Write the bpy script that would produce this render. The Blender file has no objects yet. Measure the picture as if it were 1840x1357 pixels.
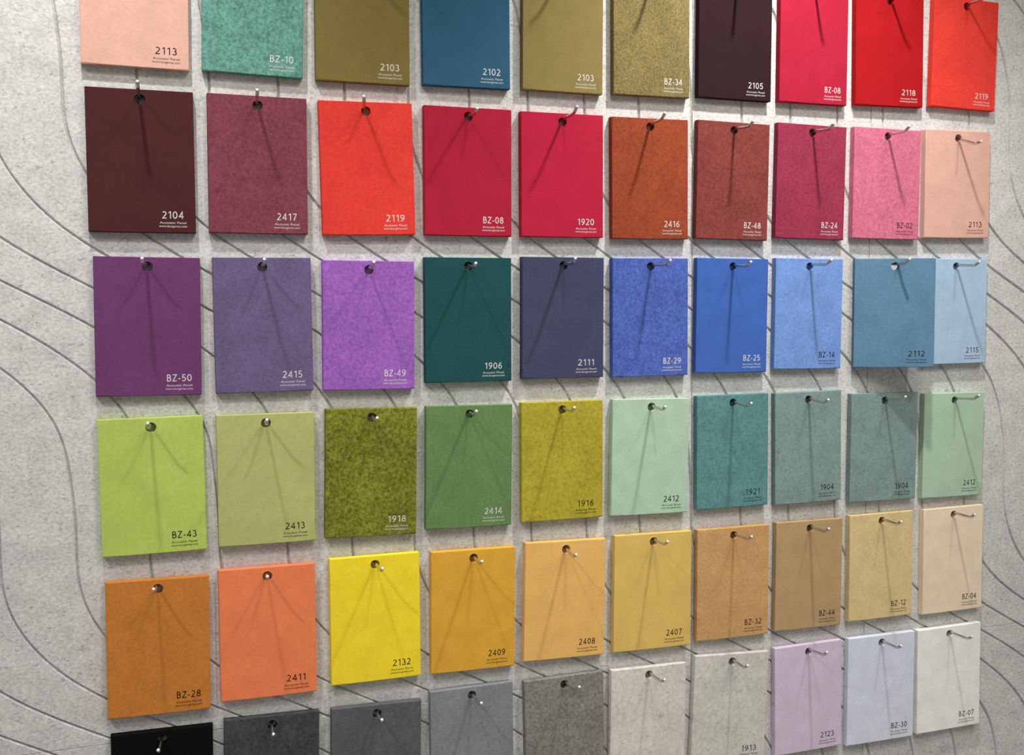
import bpy, bmesh, math, random
from mathutils import Vector, Matrix

# ---------------------------------------------------------------- scene, camera, light
scene = bpy.context.scene
COL = scene.collection
scene.view_settings.view_transform = 'Standard'
scene.view_settings.look = 'None'
scene.view_settings.exposure = 0.0
scene.view_settings.gamma = 1.0
scene.view_settings.use_curve_mapping = False

TOP = 1.873          # height of the top edge of the first row of samples
FRONT = -0.0095      # front faces of the samples stand this far off the wall (wall face is y = 0)

def place(x, drop, y=0.0):
    return Vector((x, y, TOP - drop))

cam_d = bpy.data.cameras.new('camera')
cam_d.sensor_fit = 'HORIZONTAL'
cam_d.sensor_width = 36.0
cam_d.lens = 1974.24 / 1840.0 * 36.0
cam_d.clip_start = 0.02
cam = bpy.data.objects.new('camera', cam_d)
COL.objects.link(cam)
R = ((0.94502801, 0.00987215, -0.32684034),
     (-0.03292358, 0.99733735, -0.06507103),
     (0.32532769, 0.0722547, 0.94283676))
def to_world(v): return Vector((v[0], v[2], -v[1]))
right, down, fwd = (to_world(r) for r in R)
m = Matrix((right, -down, -fwd)).transposed().to_4x4()
m.translation = Vector((-0.01768, -1.17258 + FRONT, TOP - 0.37276))
cam.matrix_world = m
scene.camera = cam

world = bpy.data.worlds.new('showroom_surroundings')
scene.world = world
world.use_nodes = True
wn, wl = world.node_tree.nodes, world.node_tree.links
wn.clear()
wo = wn.new('ShaderNodeOutputWorld'); wb = wn.new('ShaderNodeBackground')
wt = wn.new('ShaderNodeTexCoord'); ws = wn.new('ShaderNodeSeparateXYZ')
wr = wn.new('ShaderNodeValToRGB'); wm = wn.new('ShaderNodeMapRange')
wm.inputs['From Min'].default_value = -1.0
wl.new(wt.outputs['Generated'], ws.inputs[0]); wl.new(ws.outputs['Z'], wm.inputs['Value'])
wl.new(wm.outputs['Result'], wr.inputs['Fac']); wl.new(wr.outputs['Color'], wb.inputs['Color'])
wl.new(wb.outputs[0], wo.inputs['Surface'])
e = wr.color_ramp.elements
e[0].position = 0.15; e[0].color = (0.25, 0.238, 0.215, 1)
e[1].position = 0.85; e[1].color = (0.30, 0.292, 0.275, 1)
wb.inputs['Strength'].default_value = 1.0

def track_spot(x, drop, dist, watts, aim_drop=0.45, aim_x=None, cone=84.0, radius=0.02, colour=(1.0, 0.985, 0.96)):
    d = bpy.data.lights.new('ceiling_spot', 'SPOT')
    d.energy = watts; d.shadow_soft_size = radius; d.color = colour
    d.spot_size = math.radians(cone); d.spot_blend = 1.0
    o = bpy.data.objects.new('ceiling_spot', d)
    o.location = place(x, drop, FRONT - dist)
    aim = place(x if aim_x is None else aim_x, aim_drop, 0.0) - o.location
    o.rotation_euler = aim.to_track_quat('-Z', 'Y').to_euler()
    COL.objects.link(o)
# two spots close above the wall draw the crisp hook shadows; a row further out washes the lower samples
# two spots close above the wall draw the crisp hook shadows; a row further out washes the lower samples
# two spots close above the wall draw the crisp hook shadows; others further out wash the lower samples
track_spot(0.708, -0.40, 0.32, 35.0)
track_spot(-0.066, -0.40, 0.33, 20.5)
track_spot(-0.80, -0.74, 1.00, 40.0, aim_drop=0.98, aim_x=0.12, cone=46.0, radius=0.025)
track_spot(0.40, -0.50, 0.72, 12.0, aim_drop=0.75, aim_x=0.30, cone=70.0, radius=0.025)
track_spot(1.02, -0.50, 0.80, 13.0, aim_drop=0.72, aim_x=1.05, cone=64.0, radius=0.03)

pd = bpy.data.lights.new('added_soft_fill', 'AREA')  # broad soft fill, added to lift the ambient level; no known fixture hangs here
pd.shape = 'RECTANGLE'; pd.size = 1.2; pd.size_y = 0.6; pd.energy = 16.0; pd.color = (1.0, 0.955, 0.87)
po = bpy.data.objects.new('added_soft_fill', pd)
po.location = (0.75, -1.55, 2.75)
COL.objects.link(po)

# ---------------------------------------------------------------- materials
def lin(c):
    return tuple(((v / 255) / 12.92 if v / 255 <= 0.04045 else ((v / 255 + 0.055) / 1.055) ** 2.4) for v in c)

def felt(name, rgb, mottle=0.06, scale=420.0, fibre=0.10, fibre_rgb=None, dark=0.0, stretch=(1, 1, 1), cloud=0.05):
    """dyed pressed felt: cloudy mottling, fine heather grain, scattered fibres"""
    mt = bpy.data.materials.new(name); mt.use_nodes = True
    N, L = mt.node_tree.nodes, mt.node_tree.links
    b = N['Principled BSDF']
    b.inputs['Roughness'].default_value = 0.92
    b.inputs['Specular IOR Level'].default_value = 0.07
    tc = N.new('ShaderNodeTexCoord'); oi = N.new('ShaderNodeObjectInfo')
    mp = N.new('ShaderNodeMapping'); mp.inputs['Scale'].default_value = stretch
    L.new(tc.outputs['Object'], mp.inputs['Vector'])
    mul = N.new('ShaderNodeMath'); mul.operation = 'MULTIPLY'; mul.inputs[1].default_value = 57.0
    L.new(oi.outputs['Random'], mul.inputs[0])
    def noise(sc, det, rough, dist=0.0, off=0.0):
        n = N.new('ShaderNodeTexNoise'); n.noise_dimensions = '4D'
        n.inputs['Scale'].default_value = sc; n.inputs['Detail'].default_value = det
        n.inputs['Roughness'].default_value = rough; n.inputs['Distortion'].default_value = dist
        a = N.new('ShaderNodeMath'); a.operation = 'ADD'; a.inputs[1].default_value = off
        L.new(mul.outputs[0], a.inputs[0]); L.new(a.outputs[0], n.inputs['W'])
        L.new(mp.outputs['Vector'], n.inputs['Vector'])
        return n.outputs['Fac']
    def ramp(src, lo, hi, a, c):
        r = N.new('ShaderNodeMapRange'); r.clamp = True
        for k, v in zip(('From Min', 'From Max', 'To Min', 'To Max'), (lo, hi, a, c)): r.inputs[k].default_value = v
        L.new(src, r.inputs['Value']); return r.outputs['Result']
    def mult(a, c):
        n = N.new('ShaderNodeMath'); n.operation = 'MULTIPLY'; L.new(a, n.inputs[0]); L.new(c, n.inputs[1]); return n.outputs[0]
    grain = ramp(noise(scale, 3.0, 0.65, 0.4), 0.36, 0.64, 1.0 - mottle, 1.0 + mottle)
    clouds = ramp(noise(scale * 0.13, 2.0, 0.5, 0.0, 7.0), 0.33, 0.67, 1.0 - cloud, 1.0 + cloud)
    val = mult(grain, clouds)
    if dark > 0:
        val = mult(val, ramp(noise(scale * 0.75, 2.0, 0.6, 1.6, 19.0), 0.30, 0.42, 1.0 - dark, 1.0))
    sc = N.new('ShaderNodeVectorMath'); sc.operation = 'SCALE'
    sc.inputs[0].default_value = rgb
    L.new(val, sc.inputs['Scale'])
    colour = sc.outputs['Vector']
    if fibre > 0:
        f = ramp(noise(scale * 1.3, 2.0, 0.6, 2.2, 31.0), 0.56, 0.72, 0.0, fibre)
        mx = N.new('ShaderNodeMix'); mx.data_type = 'RGBA'
        L.new(f, mx.inputs['Factor']); L.new(colour, mx.inputs['A'])
        fr = fibre_rgb or tuple(min(1, v * 1.45 + 0.11) for v in rgb)
        mx.inputs['B'].default_value = (*fr, 1)
        colour = mx.outputs['Result']
    L.new(colour, b.inputs['Base Color'])
    bp = N.new('ShaderNodeBump'); bp.inputs['Strength'].default_value = 0.18; bp.inputs['Distance'].default_value = 0.0006
    L.new(noise(scale * 1.1, 3.0, 0.6, 0.5, 3.0), bp.inputs['Height']); L.new(bp.outputs[0], b.inputs['Normal'])
    return mt

def plain(name, rgb, rough=0.6, metal=0.0, spec=0.3):
    mt = bpy.data.materials.new(name); mt.use_nodes = True
    b = mt.node_tree.nodes['Principled BSDF']
    b.inputs['Base Color'].default_value = (*rgb, 1); b.inputs['Roughness'].default_value = rough
    b.inputs['Metallic'].default_value = metal; b.inputs['Specular IOR Level'].default_value = spec
    return mt

WALL_RGB = (0.60, 0.595, 0.58)
wall_mat = felt('grey_wall_felt', WALL_RGB, mottle=0.16, scale=290.0, fibre=0.14, fibre_rgb=(0.76, 0.75, 0.73), dark=0.42, stretch=(0.8, 1, 1.2), cloud=0.08)
steel = plain('polished_steel', (0.62, 0.59, 0.56), 0.22, 1.0)
bright = plain('brushed_bright_steel', (0.82, 0.81, 0.79), 0.42, 0.5, 0.6)
ink_white = plain('white_ink', (0.62, 0.61, 0.60), 0.7)
ink_black = plain('black_ink', (0.012, 0.011, 0.011), 0.9, 0.0, 0.05)

# dye colours of the felts (linear)
ALB = {
  '2113': (0.6773, 0.3935, 0.3188),
  'BZ-10': (0.1167, 0.2771, 0.2287),
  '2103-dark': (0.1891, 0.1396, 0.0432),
  '2102': (0.0313, 0.1021, 0.1711),
  '2103': (0.2316, 0.1786, 0.0610),
  'BZ-34': (0.1919, 0.1484, 0.0570),
  '2105': (0.0275, 0.0109, 0.0142),
  'BZ-08': (0.3794, 0.0155, 0.0390),
  '2118': (0.3698, 0.0089, 0.0118),
  '2119': (0.6896, 0.0476, 0.0345),
  '2104': (0.0677, 0.0200, 0.0200),
  '2417': (0.1907, 0.0472, 0.0652),
  '1920': (0.4241, 0.0163, 0.0449),
  '2416': (0.2750, 0.0547, 0.0231),
  'BZ-48': (0.2043, 0.0457, 0.0383),
  'BZ-24': (0.2750, 0.0316, 0.0646),
  'BZ-02': (0.5549, 0.1416, 0.2238),
  'BZ-50': (0.1476, 0.0459, 0.1413),
  '2415': (0.1353, 0.1020, 0.2062),
  'BZ-49': (0.2912, 0.1080, 0.4270),
  '1906': (0.0146, 0.0689, 0.0729),
  '2111': (0.0536, 0.0585, 0.1138),
  'BZ-29': (0.0723, 0.1198, 0.4171),
  'BZ-25': (0.0543, 0.1285, 0.4357),
  'BZ-14': (0.1660, 0.2898, 0.6309),
  '2112': (0.1134, 0.2280, 0.3437),
  '2115': (0.3825, 0.5283, 0.6892),
  'BZ-43': (0.4385, 0.5396, 0.1179),
  '2413': (0.4234, 0.4337, 0.1606),
  '1918': (0.1721, 0.1775, 0.0203),
  '2414': (0.1220, 0.2170, 0.0801),
  '1916': (0.3840, 0.3244, 0.0330),
  '2412': (0.4074, 0.5592, 0.4132),
  '1921': (0.1068, 0.2444, 0.2505),
  '1904': (0.2104, 0.2943, 0.2827),
  'BZ-28': (0.5346, 0.1935, 0.0380),
  '2411': (0.8051, 0.2149, 0.0897),
  '2132': (0.8674, 0.6621, 0.0320),
  '2409': (0.6738, 0.3586, 0.0432),
  '2408': (0.7537, 0.4379, 0.1339),
  '2407': (0.6758, 0.4633, 0.1281),
  'BZ-32': (0.5589, 0.3169, 0.1315),
  'BZ-44': (0.4580, 0.3094, 0.1578),
  'BZ-12': (0.6773, 0.5237, 0.2619),
  'BZ-04': (0.8417, 0.6814, 0.5095),
  'black-1': (0.0040, 0.0040, 0.0040),
  'charcoal-2': (0.0583, 0.0602, 0.0645),
  'grey-3': (0.1041, 0.1069, 0.1138),
  'grey-4': (0.2217, 0.2285, 0.2519),
  'grey-5': (0.2137, 0.2117, 0.1905),
  'stone-6': (0.6388, 0.6080, 0.5524),
  '1913': (0.5922, 0.5768, 0.5209),
  '2123': (0.6397, 0.5334, 0.6661),
  'BZ-30': (0.6788, 0.7168, 0.8235),
  'BZ-07': (0.9000, 0.8900, 0.8500),
}


# (grain strength, fibre share, dark speck share, grain scale)
HEATHER = {
 'BZ-10': (.34, .42, .30, 300), 'BZ-34': (.34, .40, .28, 400), '2417': (.20, .30, .14, 300), '2416': (.17, .30, .12, 320),
 'BZ-48': (.20, .30, .16, 300), 'BZ-24': (.16, .26, .10, 280), 'BZ-02': (.16, .75, .04, 250), '2415': (.13, .24, .08, 300),
 'BZ-49': (.20, .30, .16, 270), 'BZ-29': (.26, .50, .24, 290), 'BZ-14': (.13, .26, .10, 300), '2112': (.07, .14, .06, 240), '1918': (.44, .40, .42, 270),
 '2414': (.10, .18, .08, 300), '1916': (.15, .16, .34, 260), '1921': (.17, .22, .26, 290), '1904': (.12, .20, .26, 260),
 'BZ-32': (.11, .18, .08, 320), 'BZ-12': (.08, .16, .06, 320), 'grey-4': (.12, .20, .18, 280), 'grey-5': (.28, .36, .32, 290),
 'stone-6': (.11, .14, .30, 200), '1913': (.11, .14, .28, 200), 'BZ-28': (.09, .14, .07, 290), '2119': (.08, .18, .05, 250), '2111': (.07, .16, .04, 300),
 'charcoal-2': (.26, .30, .20, 280), 'grey-3': (.12, .20, .12, 280), '1906': (.05, .14, .0, 300), 'BZ-50': (.06, .12, .03, 300), 'BZ-43': (.05, .12, .03, 240), '2413': (.05, .12, .03, 240),
}
FELT = {}
def felt_for(key, words):
    if key not in FELT:
        g, fb, dk, sc = HEATHER.get(key, (.045, .06, .0, 360))
        FELT[key] = felt('felt_' + words.replace(' ', '_'), ALB[key], mottle=g, scale=sc, fibre=fb, dark=dk, cloud=.04 + g * .25)
    return FELT[key]

# ---------------------------------------------------------------- helpers
def link(name, mesh, mat=None, parent=None):
    o = bpy.data.objects.new(name, mesh)
    if mat and not mesh.materials: mesh.materials.append(mat)
    COL.objects.link(o)
    if parent: o.parent = parent
    return o

def from_bm(name, bm, smooth=False):
    me = bpy.data.meshes.new(name)
    bm.normal_update(); bm.to_mesh(me); bm.free()
    if smooth:
        for p in me.polygons: p.use_smooth = True
    return me

def tag(o, label, cat, group=None):
    o['label'] = label; o['category'] = cat
    if group: o['group'] = group

# ---------------------------------------------------------------- wall with engraved wave grooves
# every groove is the same wave repeated sideways; it drifts five repeats while it drops one wave length
PITCH = 0.06872
def groove(k, drop):
    zz = drop - 0.36; u = 2 * math.pi * zz / 0.462
    c = max(-1.35, min(1.25, k / 10.0 - 0.5)); q = max(-0.45, min(0.65, zz))
    s, o = math.sin, math.cos
    x = 0.09614 + PITCH * k + 0.7473 * zz
    x += 0.06246*s(u) - 0.00585*o(u) + 0.0056*s(2*u) - 0.00042*o(2*u) + 0.00049*s(3*u) - 0.00022*o(3*u) + 0.00066*s(4*u) + 0.00046*o(4*u)
    x += -0.0107*c*c - 0.00997*c*q - 0.00221*q*q - 0.00377*c*o(u) - 0.00259*c*c*o(u) - 0.00266*c*s(u)
    return x
def build_wall():
    X0, X1, D0, D1 = -1.3, 2.5, TOP - 2.75, TOP
    HALF, DEEP = 0.0018, 0.0034
    rows = [D0 + i * 0.007 for i in range(int((D1 - D0) / 0.007) + 1)] + [D1]
    seam = 0.8285
    rows = sorted([r for r in rows if abs(r - seam) > 0.002] + [seam - 0.0006, seam, seam + 0.0006])
    bm = bmesh.new(); grid = []
    ks = range(-75, 110)
    for d in rows:
        dz = 0.0010 if abs(d - seam) < 1e-6 else 0.0
        line = []
        for k in ks:
            x = groove(k, d); sl = (groove(k, d + 0.001) - groove(k, d - 0.001)) / 0.002
            hw = HALF * math.sqrt(1 + sl * sl)
            for off, dep in ((-hw, 0.0), (0.0, DEEP), (hw, 0.0)):
                line.append((x + off, max(dep, dz), d))
        grid.append(line)
    # only keep the columns that cross the wall rectangle
    n = len(grid[0]); V = {}
    def vert(i, j):
        if (i, j) not in V:
            x, y, d = grid[i][j]; V[i, j] = bm.verts.new((x, y, TOP - d))
        return V[i, j]
    for i in range(len(rows) - 1):
        for j in range(n - 1):
            xs = [grid[i][j][0], grid[i][j + 1][0], grid[i + 1][j][0], grid[i + 1][j + 1][0]]
            if max(xs) < X0 - .1 or min(xs) > X1 + .1: continue
            bm.faces.new((vert(i, j), vert(i + 1, j), vert(i + 1, j + 1), vert(i, j + 1)))
    def cut(x, **kw):
        bmesh.ops.bisect_plane(bm, geom=bm.verts[:] + bm.edges[:] + bm.faces[:], dist=1e-6, plane_co=(x, 0, 0), plane_no=(1, 0, 0), **kw)
    cut(X0, clear_inner=True); cut(X1, clear_outer=True)
    for xs in (0.6205, 0.8735):
        for dx in (-0.0009, 0.0, 0.0009): cut(xs + dx)
        for v in bm.verts:
            if abs(v.co.x - xs) < 2e-5: v.co.y = max(v.co.y, 0.0020)
    edge = [e for e in bm.edges if e.is_boundary]
    ret = bmesh.ops.extrude_edge_only(bm, edges=edge)
    for g in ret['geom']:
        if isinstance(g, bmesh.types.BMVert): g.co.y = 0.030
    return from_bm('wall_back', bm)
wall = link('wall_back', build_wall(), wall_mat)
wall['kind'] = 'structure'
wall['label'] = 'light grey felt wall panel engraved with flowing wave grooves'

# ---------------------------------------------------------------- one felt sample
W, H, T = 0.100, 0.1393, 0.009
HOLE_Z, HOLE_R = -0.0098, 0.0050
def panel_mesh():
    """local origin: middle of the top edge on the front face; x right, z up, y into the wall"""
    bm = bmesh.new(); c = Vector((0, HOLE_Z)); n = 32
    angs = [2 * math.pi * i / n for i in range(n)]
    corners = [(-W/2, 0), (W/2, 0), (W/2, -H), (-W/2, -H)]
    angs = sorted(set(angs + [math.atan2(z - c.y, x - c.x) % (2 * math.pi) for x, z in corners]))
    def rim(a, ins):
        dx, dz = math.cos(a), math.sin(a); ts = []
        if dx > 1e-9: ts.append((W/2 - ins) / dx)
        if dx < -1e-9: ts.append((-W/2 + ins) / dx)
        if dz > 1e-9: ts.append((-ins - c.y) / dz)
        if dz < -1e-9: ts.append((-H + ins - c.y) / dz)
        t = min(ts); return (dx * t, c.y + dz * t)
    def ring(f, y): return [bm.verts.new((f(a)[0], y, f(a)[1])) for a in angs]
    circ = lambda r: (lambda a: (math.cos(a) * r, c.y + math.sin(a) * r))
    R_ = [ring(circ(HOLE_R), T), ring(circ(HOLE_R), 0.0004), ring(circ(HOLE_R + 0.0003), 0.0), ring(lambda a: rim(a, 0.0005), 0.0),
          ring(lambda a: rim(a, 0.0), 0.0005), ring(lambda a: rim(a, 0.0), T - 0.0003), ring(lambda a: rim(a, 0.0004), T)]
    R_.append(R_[0]); k = len(angs)
    for a, b in zip(R_, R_[1:]):
        for i in range(k):
            bm.faces.new((a[i], a[(i + 1) % k], b[(i + 1) % k], b[i]))
    bmesh.ops.recalc_face_normals(bm, faces=bm.faces[:])
    return from_bm('felt_panel', bm)

def text_mesh(body, width, height, cx, base, bold=0.0):
    """flat print, scaled to a width and cap height, centred on cx with its base line at base"""
    cu = bpy.data.curves.new('lettering', 'FONT')
    cu.body = body; cu.size = 1.0; cu.offset = bold; cu.extrude = 0.0; cu.resolution_u = 4
    ob = bpy.data.objects.new('lettering', cu); COL.objects.link(ob)
    bpy.context.view_layer.update()
    me = bpy.data.meshes.new_from_object(ob.evaluated_get(bpy.context.evaluated_depsgraph_get()))
    bpy.data.objects.remove(ob); bpy.data.curves.remove(cu)
    xs = [v.co.x for v in me.vertices]
    cap = 0.729
    x0, x1 = min(xs), max(xs)
    for v in me.vertices:
        v.co = Vector(((v.co.x - x0) / (x1 - x0) * width - width / 2 + cx, -0.00008, v.co.y / cap * height + base))
    me.materials.clear()
    return me
def arc(cx, cy, rx, ry, a0, a1, n=14):
    return [(cx + rx * math.cos(math.radians(a0 + (a1 - a0) * i / n)), cy + ry * math.sin(math.radians(a0 + (a1 - a0) * i / n))) for i in range(n + 1)]
SIX = [arc(.28, .31, .205, .245, 0, 360, 28), [(.46, .93), (.34, .905), (.21, .79), (.12, .60), (.076, .34)]]
GLYPH = {
 '0': (.56, [arc(.28, .5, .215, .435, 0, 360, 32)]),
 '1': (.40, [[(.08, .79), (.29, .95)], [(.285, 0), (.285, 1)]]),
 '2': (.54, [arc(.25, .70, .20, .235, 145, -28) + [(.07, .066), (.50, .066)]]),
 '3': (.52, [arc(.23, .725, .18, .21, 140, -80), arc(.23, .285, .22, .22, 80, -145)]),
 '4': (.58, [[(.40, 0), (.40, .93), (.06, .29), (.56, .29)]]),
 '5': (.52, [[(.46, .935), (.14, .935), (.115, .535)] + arc(.24, .325, .215, .26, 112, -145)]),
 '6': (.56, SIX),
 '7': (.54, [[(.05, .935), (.48, .935), (.18, 0)]]),
 '8': (.56, [arc(.28, .725, .165, .205, 0, 360, 26), arc(.28, .285, .21, .22, 0, 360, 26)]),
 '9': (.56, [[(.56 - x, 1 - y) for x, y in ln] for ln in SIX]),
 'B': (.56, [[(.10, 0), (.10, 1)], [(.10, .935), (.25, .935)] + arc(.27, .735, .17, .20, 90, -90) + [(.10, .535)],
             [(.10, .535), (.28, .535)] + arc(.29, .30, .205, .235, 90, -90) + [(.10, .065)]]),
 'Z': (.56, [[(.05, .935), (.50, .935), (.06, .066), (.52, .066)]]),
 '-': (.30, [[(.02, .37), (.28, .37)]]),
}
def code_mesh(body, width, height, cx, base, weight=0.125):
    """sans-serif figures drawn as ribbons"""
    lines, pen = [], 0.0
    for ch in body:
        w, ls = GLYPH[ch]
        lines += [[(x + pen, y) for x, y in l] for l in ls]
        pen += w + 0.13
    pen -= 0.13
    sx = width / pen; h = weight / 2; asp = height / sx
    bm = bmesh.new()
    for li, l in enumerate(lines):
        pts = [Vector((x * sx / height, y)) for x, y in l]
        closed = (pts[0] - pts[-1]).length < 1e-5
        if closed: pts = pts[:-1]
        n = len(pts); pair = []
        for i, p in enumerate(pts):
            a = pts[i - 1] if (i > 0 or closed) else None
            b = pts[(i + 1) % n] if (i < n - 1 or closed) else None
            d0 = (p - a).normalized() if a is not None else (b - p).normalized()
            d1 = (b - p).normalized() if b is not None else d0
            t = (d0 + d1).normalized(); nrm = Vector((-t.y, t.x))
            k = h / max(0.35, nrm.dot(Vector((-d1.y, d1.x))))
            yy = -0.00008 - 0.000001 * li
            pair.append([bm.verts.new(((q.x) * height - width / 2 + cx, yy, q.y * height + base)) for q in (p + nrm * k, p - nrm * k)])
        for i in range(n if closed else n - 1):
            a, b = pair[i], pair[(i + 1) % n]
            bm.faces.new((a[1], b[1], b[0], a[0]))
    return from_bm('print', bm)
PRINTS = {}
def print_mesh(body, ink, *a, **k):
    key = (body, ink)
    if key not in PRINTS:
        me = (code_mesh if body[-1].isdigit() else text_mesh)(body, *a, **k); me.name = 'print'
        me.materials.append(ink_white if ink == 'W' else ink_black)
        PRINTS[key] = me
    return PRINTS[key]
CX = W / 2 - 0.0216

BASE_PANEL = panel_mesh()
def sample(code, ink, key, words):
    root = bpy.data.objects.new('felt_sample', None); COL.objects.link(root)
    root.empty_display_size = 0.02
    me = BASE_PANEL.copy(); link('felt_panel', me, felt_for(key, words), root)
    if code:
        w = 0.0205 if code.isdigit() else 0.0240
        link('printed_code', print_mesh(code, ink, w, 0.0072, CX, -H + 0.0141), None, root)
        link('printed_caption', print_mesh('Acoustic Panel', ink, 0.0250, 0.0023, CX, -H + 0.0090), None, root)
        link('printed_web_address', print_mesh('www.burgeree.com', ink, 0.0265, 0.0023, CX, -H + 0.0056), None, root)
    return root

# ---------------------------------------------------------------- one display hook
def hook_meshes():
    """origin on the wall face at the peg axis; peg runs towards -y and turns up at its end"""
    bm = bmesh.new(); r = 0.00170; n = 14
    L1 = -(0.0095 + 0.0335)
    path = [Vector((0, 0.004, 0)), Vector((0, -0.02, 0)), Vector((0, L1 + 0.002, 0)), Vector((0, L1 - 0.0005, 0.0003)), Vector((0, L1 - 0.0028, 0.0012)),
            Vector((0, L1 - 0.0094, 0.0049))]
    rad = [r] * len(path)
    rings = []
    for i, p in enumerate(path):
        d = (path[min(i + 1, len(path) - 1)] - path[max(i - 1, 0)]).normalized()
        u = Vector((1, 0, 0)); v = u.cross(d).normalized()
        rings.append([bm.verts.new(p + (u * math.cos(2*math.pi*k/n) + v * math.sin(2*math.pi*k/n)) * rad[i]) for k in range(n)])
    for a, b in zip(rings, rings[1:]):
        for k in range(n): bm.faces.new((a[k], a[(k+1) % n], b[(k+1) % n], b[k]))
    bm.faces.new(rings[-1]); bm.faces.new(rings[0][::-1])
    bmesh.ops.recalc_face_normals(bm, faces=bm.faces[:])
    rod = from_bm('hook_rod', bm, True)
    bm = bmesh.new(); prof = [(0.0015, -0.0056), (0.0019, -0.0054), (0.0023, -0.0048), (0.0024, 0.0), (0.0024, 0.004)]
    rings = [[bm.verts.new((math.cos(2*math.pi*k/18) * rr, y, math.sin(2*math.pi*k/18) * rr)) for k in range(18)] for rr, y in prof]
    for a, b in zip(rings, rings[1:]):
        for k in range(18): bm.faces.new((a[k], a[(k+1) % 18], b[(k+1) % 18], b[k]))
    bmesh.ops.recalc_face_normals(bm, faces=bm.faces[:])
    collar = from_bm('hook_collar', bm, True)
    # the rounded end of the peg
    bm = bmesh.new(); d = Vector((0, -0.0066, 0.0037)).normalized(); u = Vector((1, 0, 0)); v = u.cross(d).normalized(); p0 = Vector((0, L1 - 0.0093, 0.00485))
    rings = [[bm.verts.new(p0 + d * s + (u * math.cos(2*math.pi*k/n) + v * math.sin(2*math.pi*k/n)) * rr) for k in range(n)]
             for s, rr in ((0.0, r * 1.01), (0.0010, r * 1.01), (0.0016, r * .84), (0.0019, r * .5))]
    for a, b in zip(rings, rings[1:]):
        for k in range(n): bm.faces.new((a[k], a[(k+1) % n], b[(k+1) % n], b[k]))
    bm.faces.new(rings[-1]); bm.faces.new(rings[0][::-1])
    bmesh.ops.recalc_face_normals(bm, faces=bm.faces[:])
    return rod, collar, from_bm('hook_tip', bm, True)
ROD, COLLAR, TIP = hook_meshes()
def hook():
    root = bpy.data.objects.new('display_hook', None); COL.objects.link(root)
    root.empty_display_size = 0.01
    link('hook_rod', ROD, steel, root); link('hook_collar', COLLAR, steel, root); link('hook_tip', TIP, bright, root)
    return root
hook_proto = None
def place_hook(x, drop, bend, label, group):
    global hook_proto
    if hook_proto is None: hook_proto = o = hook()
    else:
        o = hook_proto.copy(); COL.objects.link(o)
        for ch in hook_proto.children:
            c = ch.copy(); COL.objects.link(c); c.parent = o
    o.location = place(x, drop, 0.0)
    o.rotation_euler = (bend[1], 0, bend[0])
    tag(o, label, 'hook', group)

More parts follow.
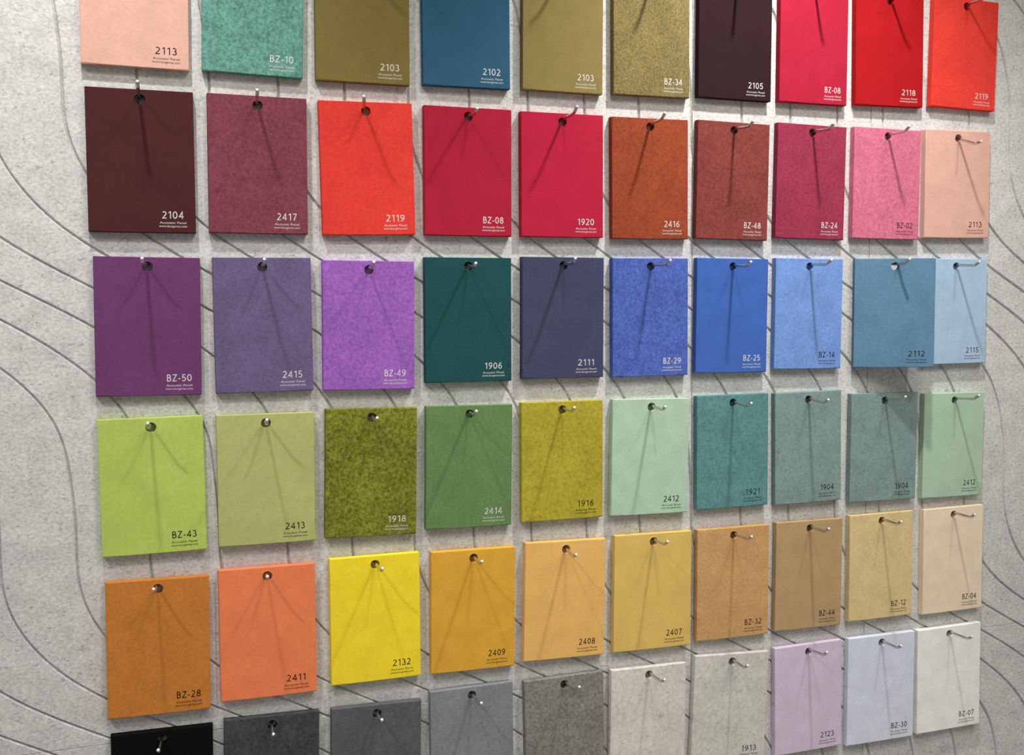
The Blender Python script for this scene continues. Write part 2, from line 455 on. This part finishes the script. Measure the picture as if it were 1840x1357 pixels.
CARDS = [
  # row+column, code, ink, x, drop, roll, width and height factor, colour words
  ('A1', '2113', 'K', -0.0033, 0.0005, 0.0165, 1.021, 1.000, 'salmon pink'),
  ('A2', 'BZ-10', 'W', 0.1125, 0.0015, 0.0275, 1.012, 1.000, 'mottled sea green'),
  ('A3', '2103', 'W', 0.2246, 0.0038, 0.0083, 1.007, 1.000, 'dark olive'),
  ('A4', '2102', 'W', 0.3387, 0.0023, 0.0015, 0.994, 1.000, 'dark teal blue'),
  ('A5', '2103', 'W', 0.4531, 0.0018, 0.0129, 0.971, 1.000, 'light olive'),
  ('A6', 'BZ-34', 'W', 0.5628, 0.0009, 0.0027, 0.974, 1.000, 'heathered khaki gold'),
  ('A7', '2105', 'W', 0.6738, -0.0007, 0.0111, 0.986, 1.000, 'dark plum brown'),
  ('A8', 'BZ-08', 'W', 0.7831, -0.0010, 0.0099, 0.965, 1.000, 'raspberry red'),
  ('A9', '2118', 'W', 0.8932, -0.0033, -0.0059, 1.014, 1.000, 'scarlet red'),
  ('A10', '2119', 'W', 1.0116, -0.0053, 0.0255, 1.015, 1.000, 'orange red'),
  ('B1', '2104', 'W', -0.0029, 0.1616, 0.0079, 1.026, 1.018, 'dark chocolate brown'),
  ('B2', '2417', 'W', 0.1123, 0.1623, 0.0120, 1.005, 1.013, 'heathered burgundy'),
  ('B3', '2119', 'W', 0.2253, 0.1630, -0.0129, 1.004, 1.010, 'bright coral red'),
  ('B4', 'BZ-08', 'W', 0.3394, 0.1636, 0.0090, 1.000, 1.006, 'crimson'),
  ('B5', '1920', 'W', 0.4506, 0.1650, 0.0049, 1.000, 0.999, 'cherry red'),
  ('B6', '2416', 'W', 0.5605, 0.1658, -0.0008, 0.981, 1.002, 'heathered rust orange'),
  ('B7', 'BZ-48', 'W', 0.6719, 0.1656, 0.0217, 0.976, 1.002, 'heathered brick brown'),
  ('B8', 'BZ-24', 'W', 0.7816, 0.1642, 0.0230, 0.982, 1.001, 'heathered raspberry'),
  ('B9', 'BZ-02', 'K', 0.8929, 0.1644, 0.0141, 1.005, 0.992, 'mottled pink'),
  ('B10', '2113', 'K', 1.0018, 0.1626, -0.0022, 1.027, 0.989, 'pale peach'),
  ('C1', 'BZ-50', 'W', -0.0009, 0.3280, 0.0155, 1.025, 1.008, 'plum purple'),
  ('C2', '2415', 'W', 0.1128, 0.3283, 0.0007, 1.005, 1.009, 'dusty violet'),
  ('C3', 'BZ-49', 'W', 0.2255, 0.3314, 0.0146, 0.997, 0.998, 'heathered bright purple'),
  ('C4', '1906', 'W', 0.3374, 0.3277, 0.0075, 1.000, 0.992, 'dark bottle green'),
  ('C5', '2111', 'W', 0.4508, 0.3270, 0.0107, 1.002, 0.992, 'dark slate navy'),
  ('C6', 'BZ-29', 'W', 0.5609, 0.3279, 0.0016, 0.981, 0.996, 'heathered royal blue'),
  ('C7', 'BZ-25', 'W', 0.6711, 0.3279, 0.0153, 0.977, 0.990, 'plain cobalt blue'),
  ('C8', 'BZ-14', 'K', 0.7793, 0.3279, 0.0152, 0.968, 0.981, 'light cornflower blue'),
  ('C9', '2112', 'K', 0.0000, 0.0000, 0.0000, 1.000, 1.000, 'steel blue'),
  ('C10', '2115', 'K', 1.0025, 0.3277, 0.0030, 1.000, 0.983, 'pale sky blue'),
  ('D1', 'BZ-43', 'K', -0.0028, 0.4910, -0.0017, 1.025, 1.006, 'lime green'),
  ('D2', '2413', 'K', 0.1124, 0.4920, 0.0074, 1.010, 0.994, 'pale khaki green'),
  ('D3', '1918', 'W', 0.2258, 0.4911, 0.0260, 1.005, 1.006, 'heathered moss green'),
  ('D4', '2414', 'W', 0.3368, 0.4924, 0.0192, 1.005, 0.990, 'leaf green'),
  ('D5', '1916', 'K', 0.4484, 0.4924, 0.0052, 1.006, 0.988, 'speckled mustard'),
  ('D6', '2412', 'K', 0.5620, 0.4938, 0.0231, 1.005, 0.992, 'pale mint green'),
  ('D7', '1921', 'K', 0.6719, 0.4931, 0.0005, 0.988, 0.995, 'heathered teal'),
  ('D8', '1904', 'K', 0.7790, 0.4934, -0.0095, 0.965, 1.005, 'heathered grey green'),
  ('D9', '1904', 'K', 0.8940, 0.4995, 0.0118, 1.015, 0.999, 'heathered grey green'),
  ('D10', '2412', 'K', 1.0041, 0.5033, 0.0110, 0.965, 0.989, 'pale mint green'),
  ('E1', 'BZ-28', 'K', -0.0012, 0.6585, 0.0159, 1.019, 1.018, 'caramel brown'),
  ('E2', '2411', 'K', 0.1097, 0.6555, 0.0070, 1.007, 1.012, 'orange coral'),
  ('E3', '2132', 'K', 0.2260, 0.6535, 0.0037, 0.999, 1.005, 'bright yellow'),
  ('E4', '2409', 'K', 0.3392, 0.6563, 0.0162, 0.989, 0.996, 'golden ochre'),
  ('E5', '2408', 'K', 0.4519, 0.6557, 0.0259, 1.005, 0.996, 'apricot'),
  ('E6', '2407', 'K', 0.5647, 0.6558, 0.0163, 1.021, 1.010, 'straw yellow'),
  ('E7', 'BZ-32', 'K', 0.6737, 0.6571, 0.0069, 1.001, 0.991, 'light tan'),
  ('E8', 'BZ-44', 'K', 0.7832, 0.6570, 0.0123, 0.974, 0.990, 'khaki brown'),
  ('E9', 'BZ-12', 'K', 0.8917, 0.6556, 0.0009, 0.977, 0.991, 'sandy beige'),
  ('E10', 'BZ-04', 'K', 1.0059, 0.6558, -0.0049, 0.965, 1.009, 'pale blush beige'),
  ('F1', '', '-', -0.0015, 0.8183, 0.0181, 1.014, 1.000, 'black'),
  ('F2', '', '-', 0.1111, 0.8179, 0.0286, 1.005, 1.000, 'charcoal'),
  ('F3', '', '-', 0.2251, 0.8209, 0.0252, 1.007, 1.000, 'dark grey'),
  ('F4', '', '-', 0.3349, 0.8146, -0.0007, 0.982, 1.000, 'mid grey'),
  ('F5', '', '-', 0.4483, 0.8165, -0.0101, 0.994, 1.000, 'speckled grey'),
  ('F6', '', '-', 0.5585, 0.8183, 0.0198, 0.995, 1.000, 'speckled light stone'),
  ('F7', '1913', 'K', 0.6730, 0.8158, 0.0504, 1.035, 1.000, 'speckled beige grey'),
  ('F8', '2123', 'K', 0.7826, 0.8159, -0.0106, 0.987, 1.001, 'pale lilac'),
  ('F9', 'BZ-30', 'K', 0.8947, 0.8166, 0.0059, 1.035, 1.019, 'pale blue grey'),
  ('F10', 'BZ-07', 'K', 1.0029, 0.8170, -0.0076, 1.027, 1.010, 'off white'),
]

# small sideways and downward bends of the single hooks (radians)
BEND = {'A1': (0.0, 0.0), 'A2': (0.0, 0.0), 'A3': (0.0, 0.0), 'A4': (0.0, 0.0), 'A5': (0.0, 0.0), 'A6': (0.0, 0.0), 'A7': (0.0, 0.0), 'A8': (0.0, 0.0), 'A9': (0.0, 0.0), 'A10': (0.0, 0.0), 'B1': (-0.038, -0.036), 'B2': (-0.087, -0.002), 'B3': (-0.203, -0.003), 'B4': (-0.066, 0.113), 'B5': (-0.003, -0.047), 'B6': (-0.063, -0.022), 'B7': (-0.014, 0.063), 'B8': (-0.009, 0.06), 'B9': (-0.052, 0.028), 'B10': (-0.027, 0.324), 'C1': (-0.098, 0.011), 'C2': (-0.05, 0.02), 'C3': (-0.069, 0.013), 'C4': (-0.096, 0.105), 'C5': (-0.063, 0.016), 'C6': (0.059, 0.034), 'C7': (-0.04, 0.064), 'C8': (0.011, 0.021), 'C9': (0.0, 0.0), 'C10': (-0.04, 0.064), 'D1': (-0.064, -0.026), 'D2': (-0.071, -0.006), 'D3': (-0.068, 0.066), 'D4': (-0.106, -0.001), 'D5': (-0.06, 0.016), 'D6': (-0.073, 0.06), 'D7': (-0.026, 0.082), 'D8': (-0.031, 0.078), 'D9': (-0.061, -0.024), 'D10': (0.012, -0.043), 'E1': (-0.089, -0.066), 'E2': (-0.088, -0.053), 'E3': (-0.023, 0.032), 'E4': (-0.071, 0.021), 'E5': (-0.101, 0.072), 'E6': (-0.067, -0.035), 'E7': (-0.026, 0.003), 'E8': (-0.047, -0.012), 'E9': (-0.078, 0.001), 'E10': (-0.079, -0.012), 'F1': (-0.097, 0.014), 'F2': (-0.077, 0.016), 'F3': (-0.071, -0.03), 'F4': (-0.045, 0.018), 'F5': (0.022, -0.076), 'F6': (-0.024, -0.018), 'F7': (-0.082, -0.034), 'F8': (-0.048, -0.095), 'F9': (-0.076, -0.026), 'F10': (-0.031, -0.023)}

GREY_KEYS = {'F1': 'black-1', 'F2': 'charcoal-2', 'F3': 'grey-3', 'F4': 'grey-4', 'F5': 'grey-5', 'F6': 'stone-6'}
ROWS = {'A': 'top row', 'B': 'second row', 'C': 'third row', 'D': 'fourth row', 'E': 'fifth row', 'F': 'bottom row'}
NTH = ['leftmost', 'second', 'third', 'fourth', 'fifth', 'sixth', 'seventh', 'eighth', 'ninth', 'rightmost']
for key, code, ink, x, drop, roll, sx, sz, words in CARDS:
    row, n = key[0], int(key[1:]) - 1
    mk = code or GREY_KEYS[key]
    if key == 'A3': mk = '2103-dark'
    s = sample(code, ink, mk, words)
    where = ('%s in the %s' % (NTH[n], ROWS[row])) if n in (0, 9) else ('%s from left in the %s' % (NTH[n], ROWS[row]))
    num = ' numbered ' + code if code else ''
    if key == 'C9':
        # hangs near the free end of its hook, swung out over its neighbour
        yaw = math.radians(22.6)
        s.location = place(0.8912, 0.3280, FRONT - 0.0192)
        s.rotation_euler = (0, math.radians(0.2), -yaw)
        s.scale = (1.0, 1.0, 0.985)
        label = 'steel blue felt sample numbered 2112, swung out over the pale sky blue one'
        hx, hd = 0.8934, 0.3280 + 0.0098 - 0.0028
    else:
        s.location = place(x, drop, FRONT)
        s.rotation_euler = (0, roll, 0)
        s.scale = (sx, 1, sz)
        label = '%s felt sample%s, %s' % (words, num, where)
        hx = x + math.sin(-roll) * 0.0098; hd = drop + 0.0098 * sz - 0.0024
    tag(s, label, 'felt sample', 'colour samples hanging in rows on the wall')
    place_hook(hx, hd, BEND[key], 'steel hook carrying the %s sample%s, %s' % (words, (' ' + code) if code else '', where), 'steel hooks in rows on the wall')
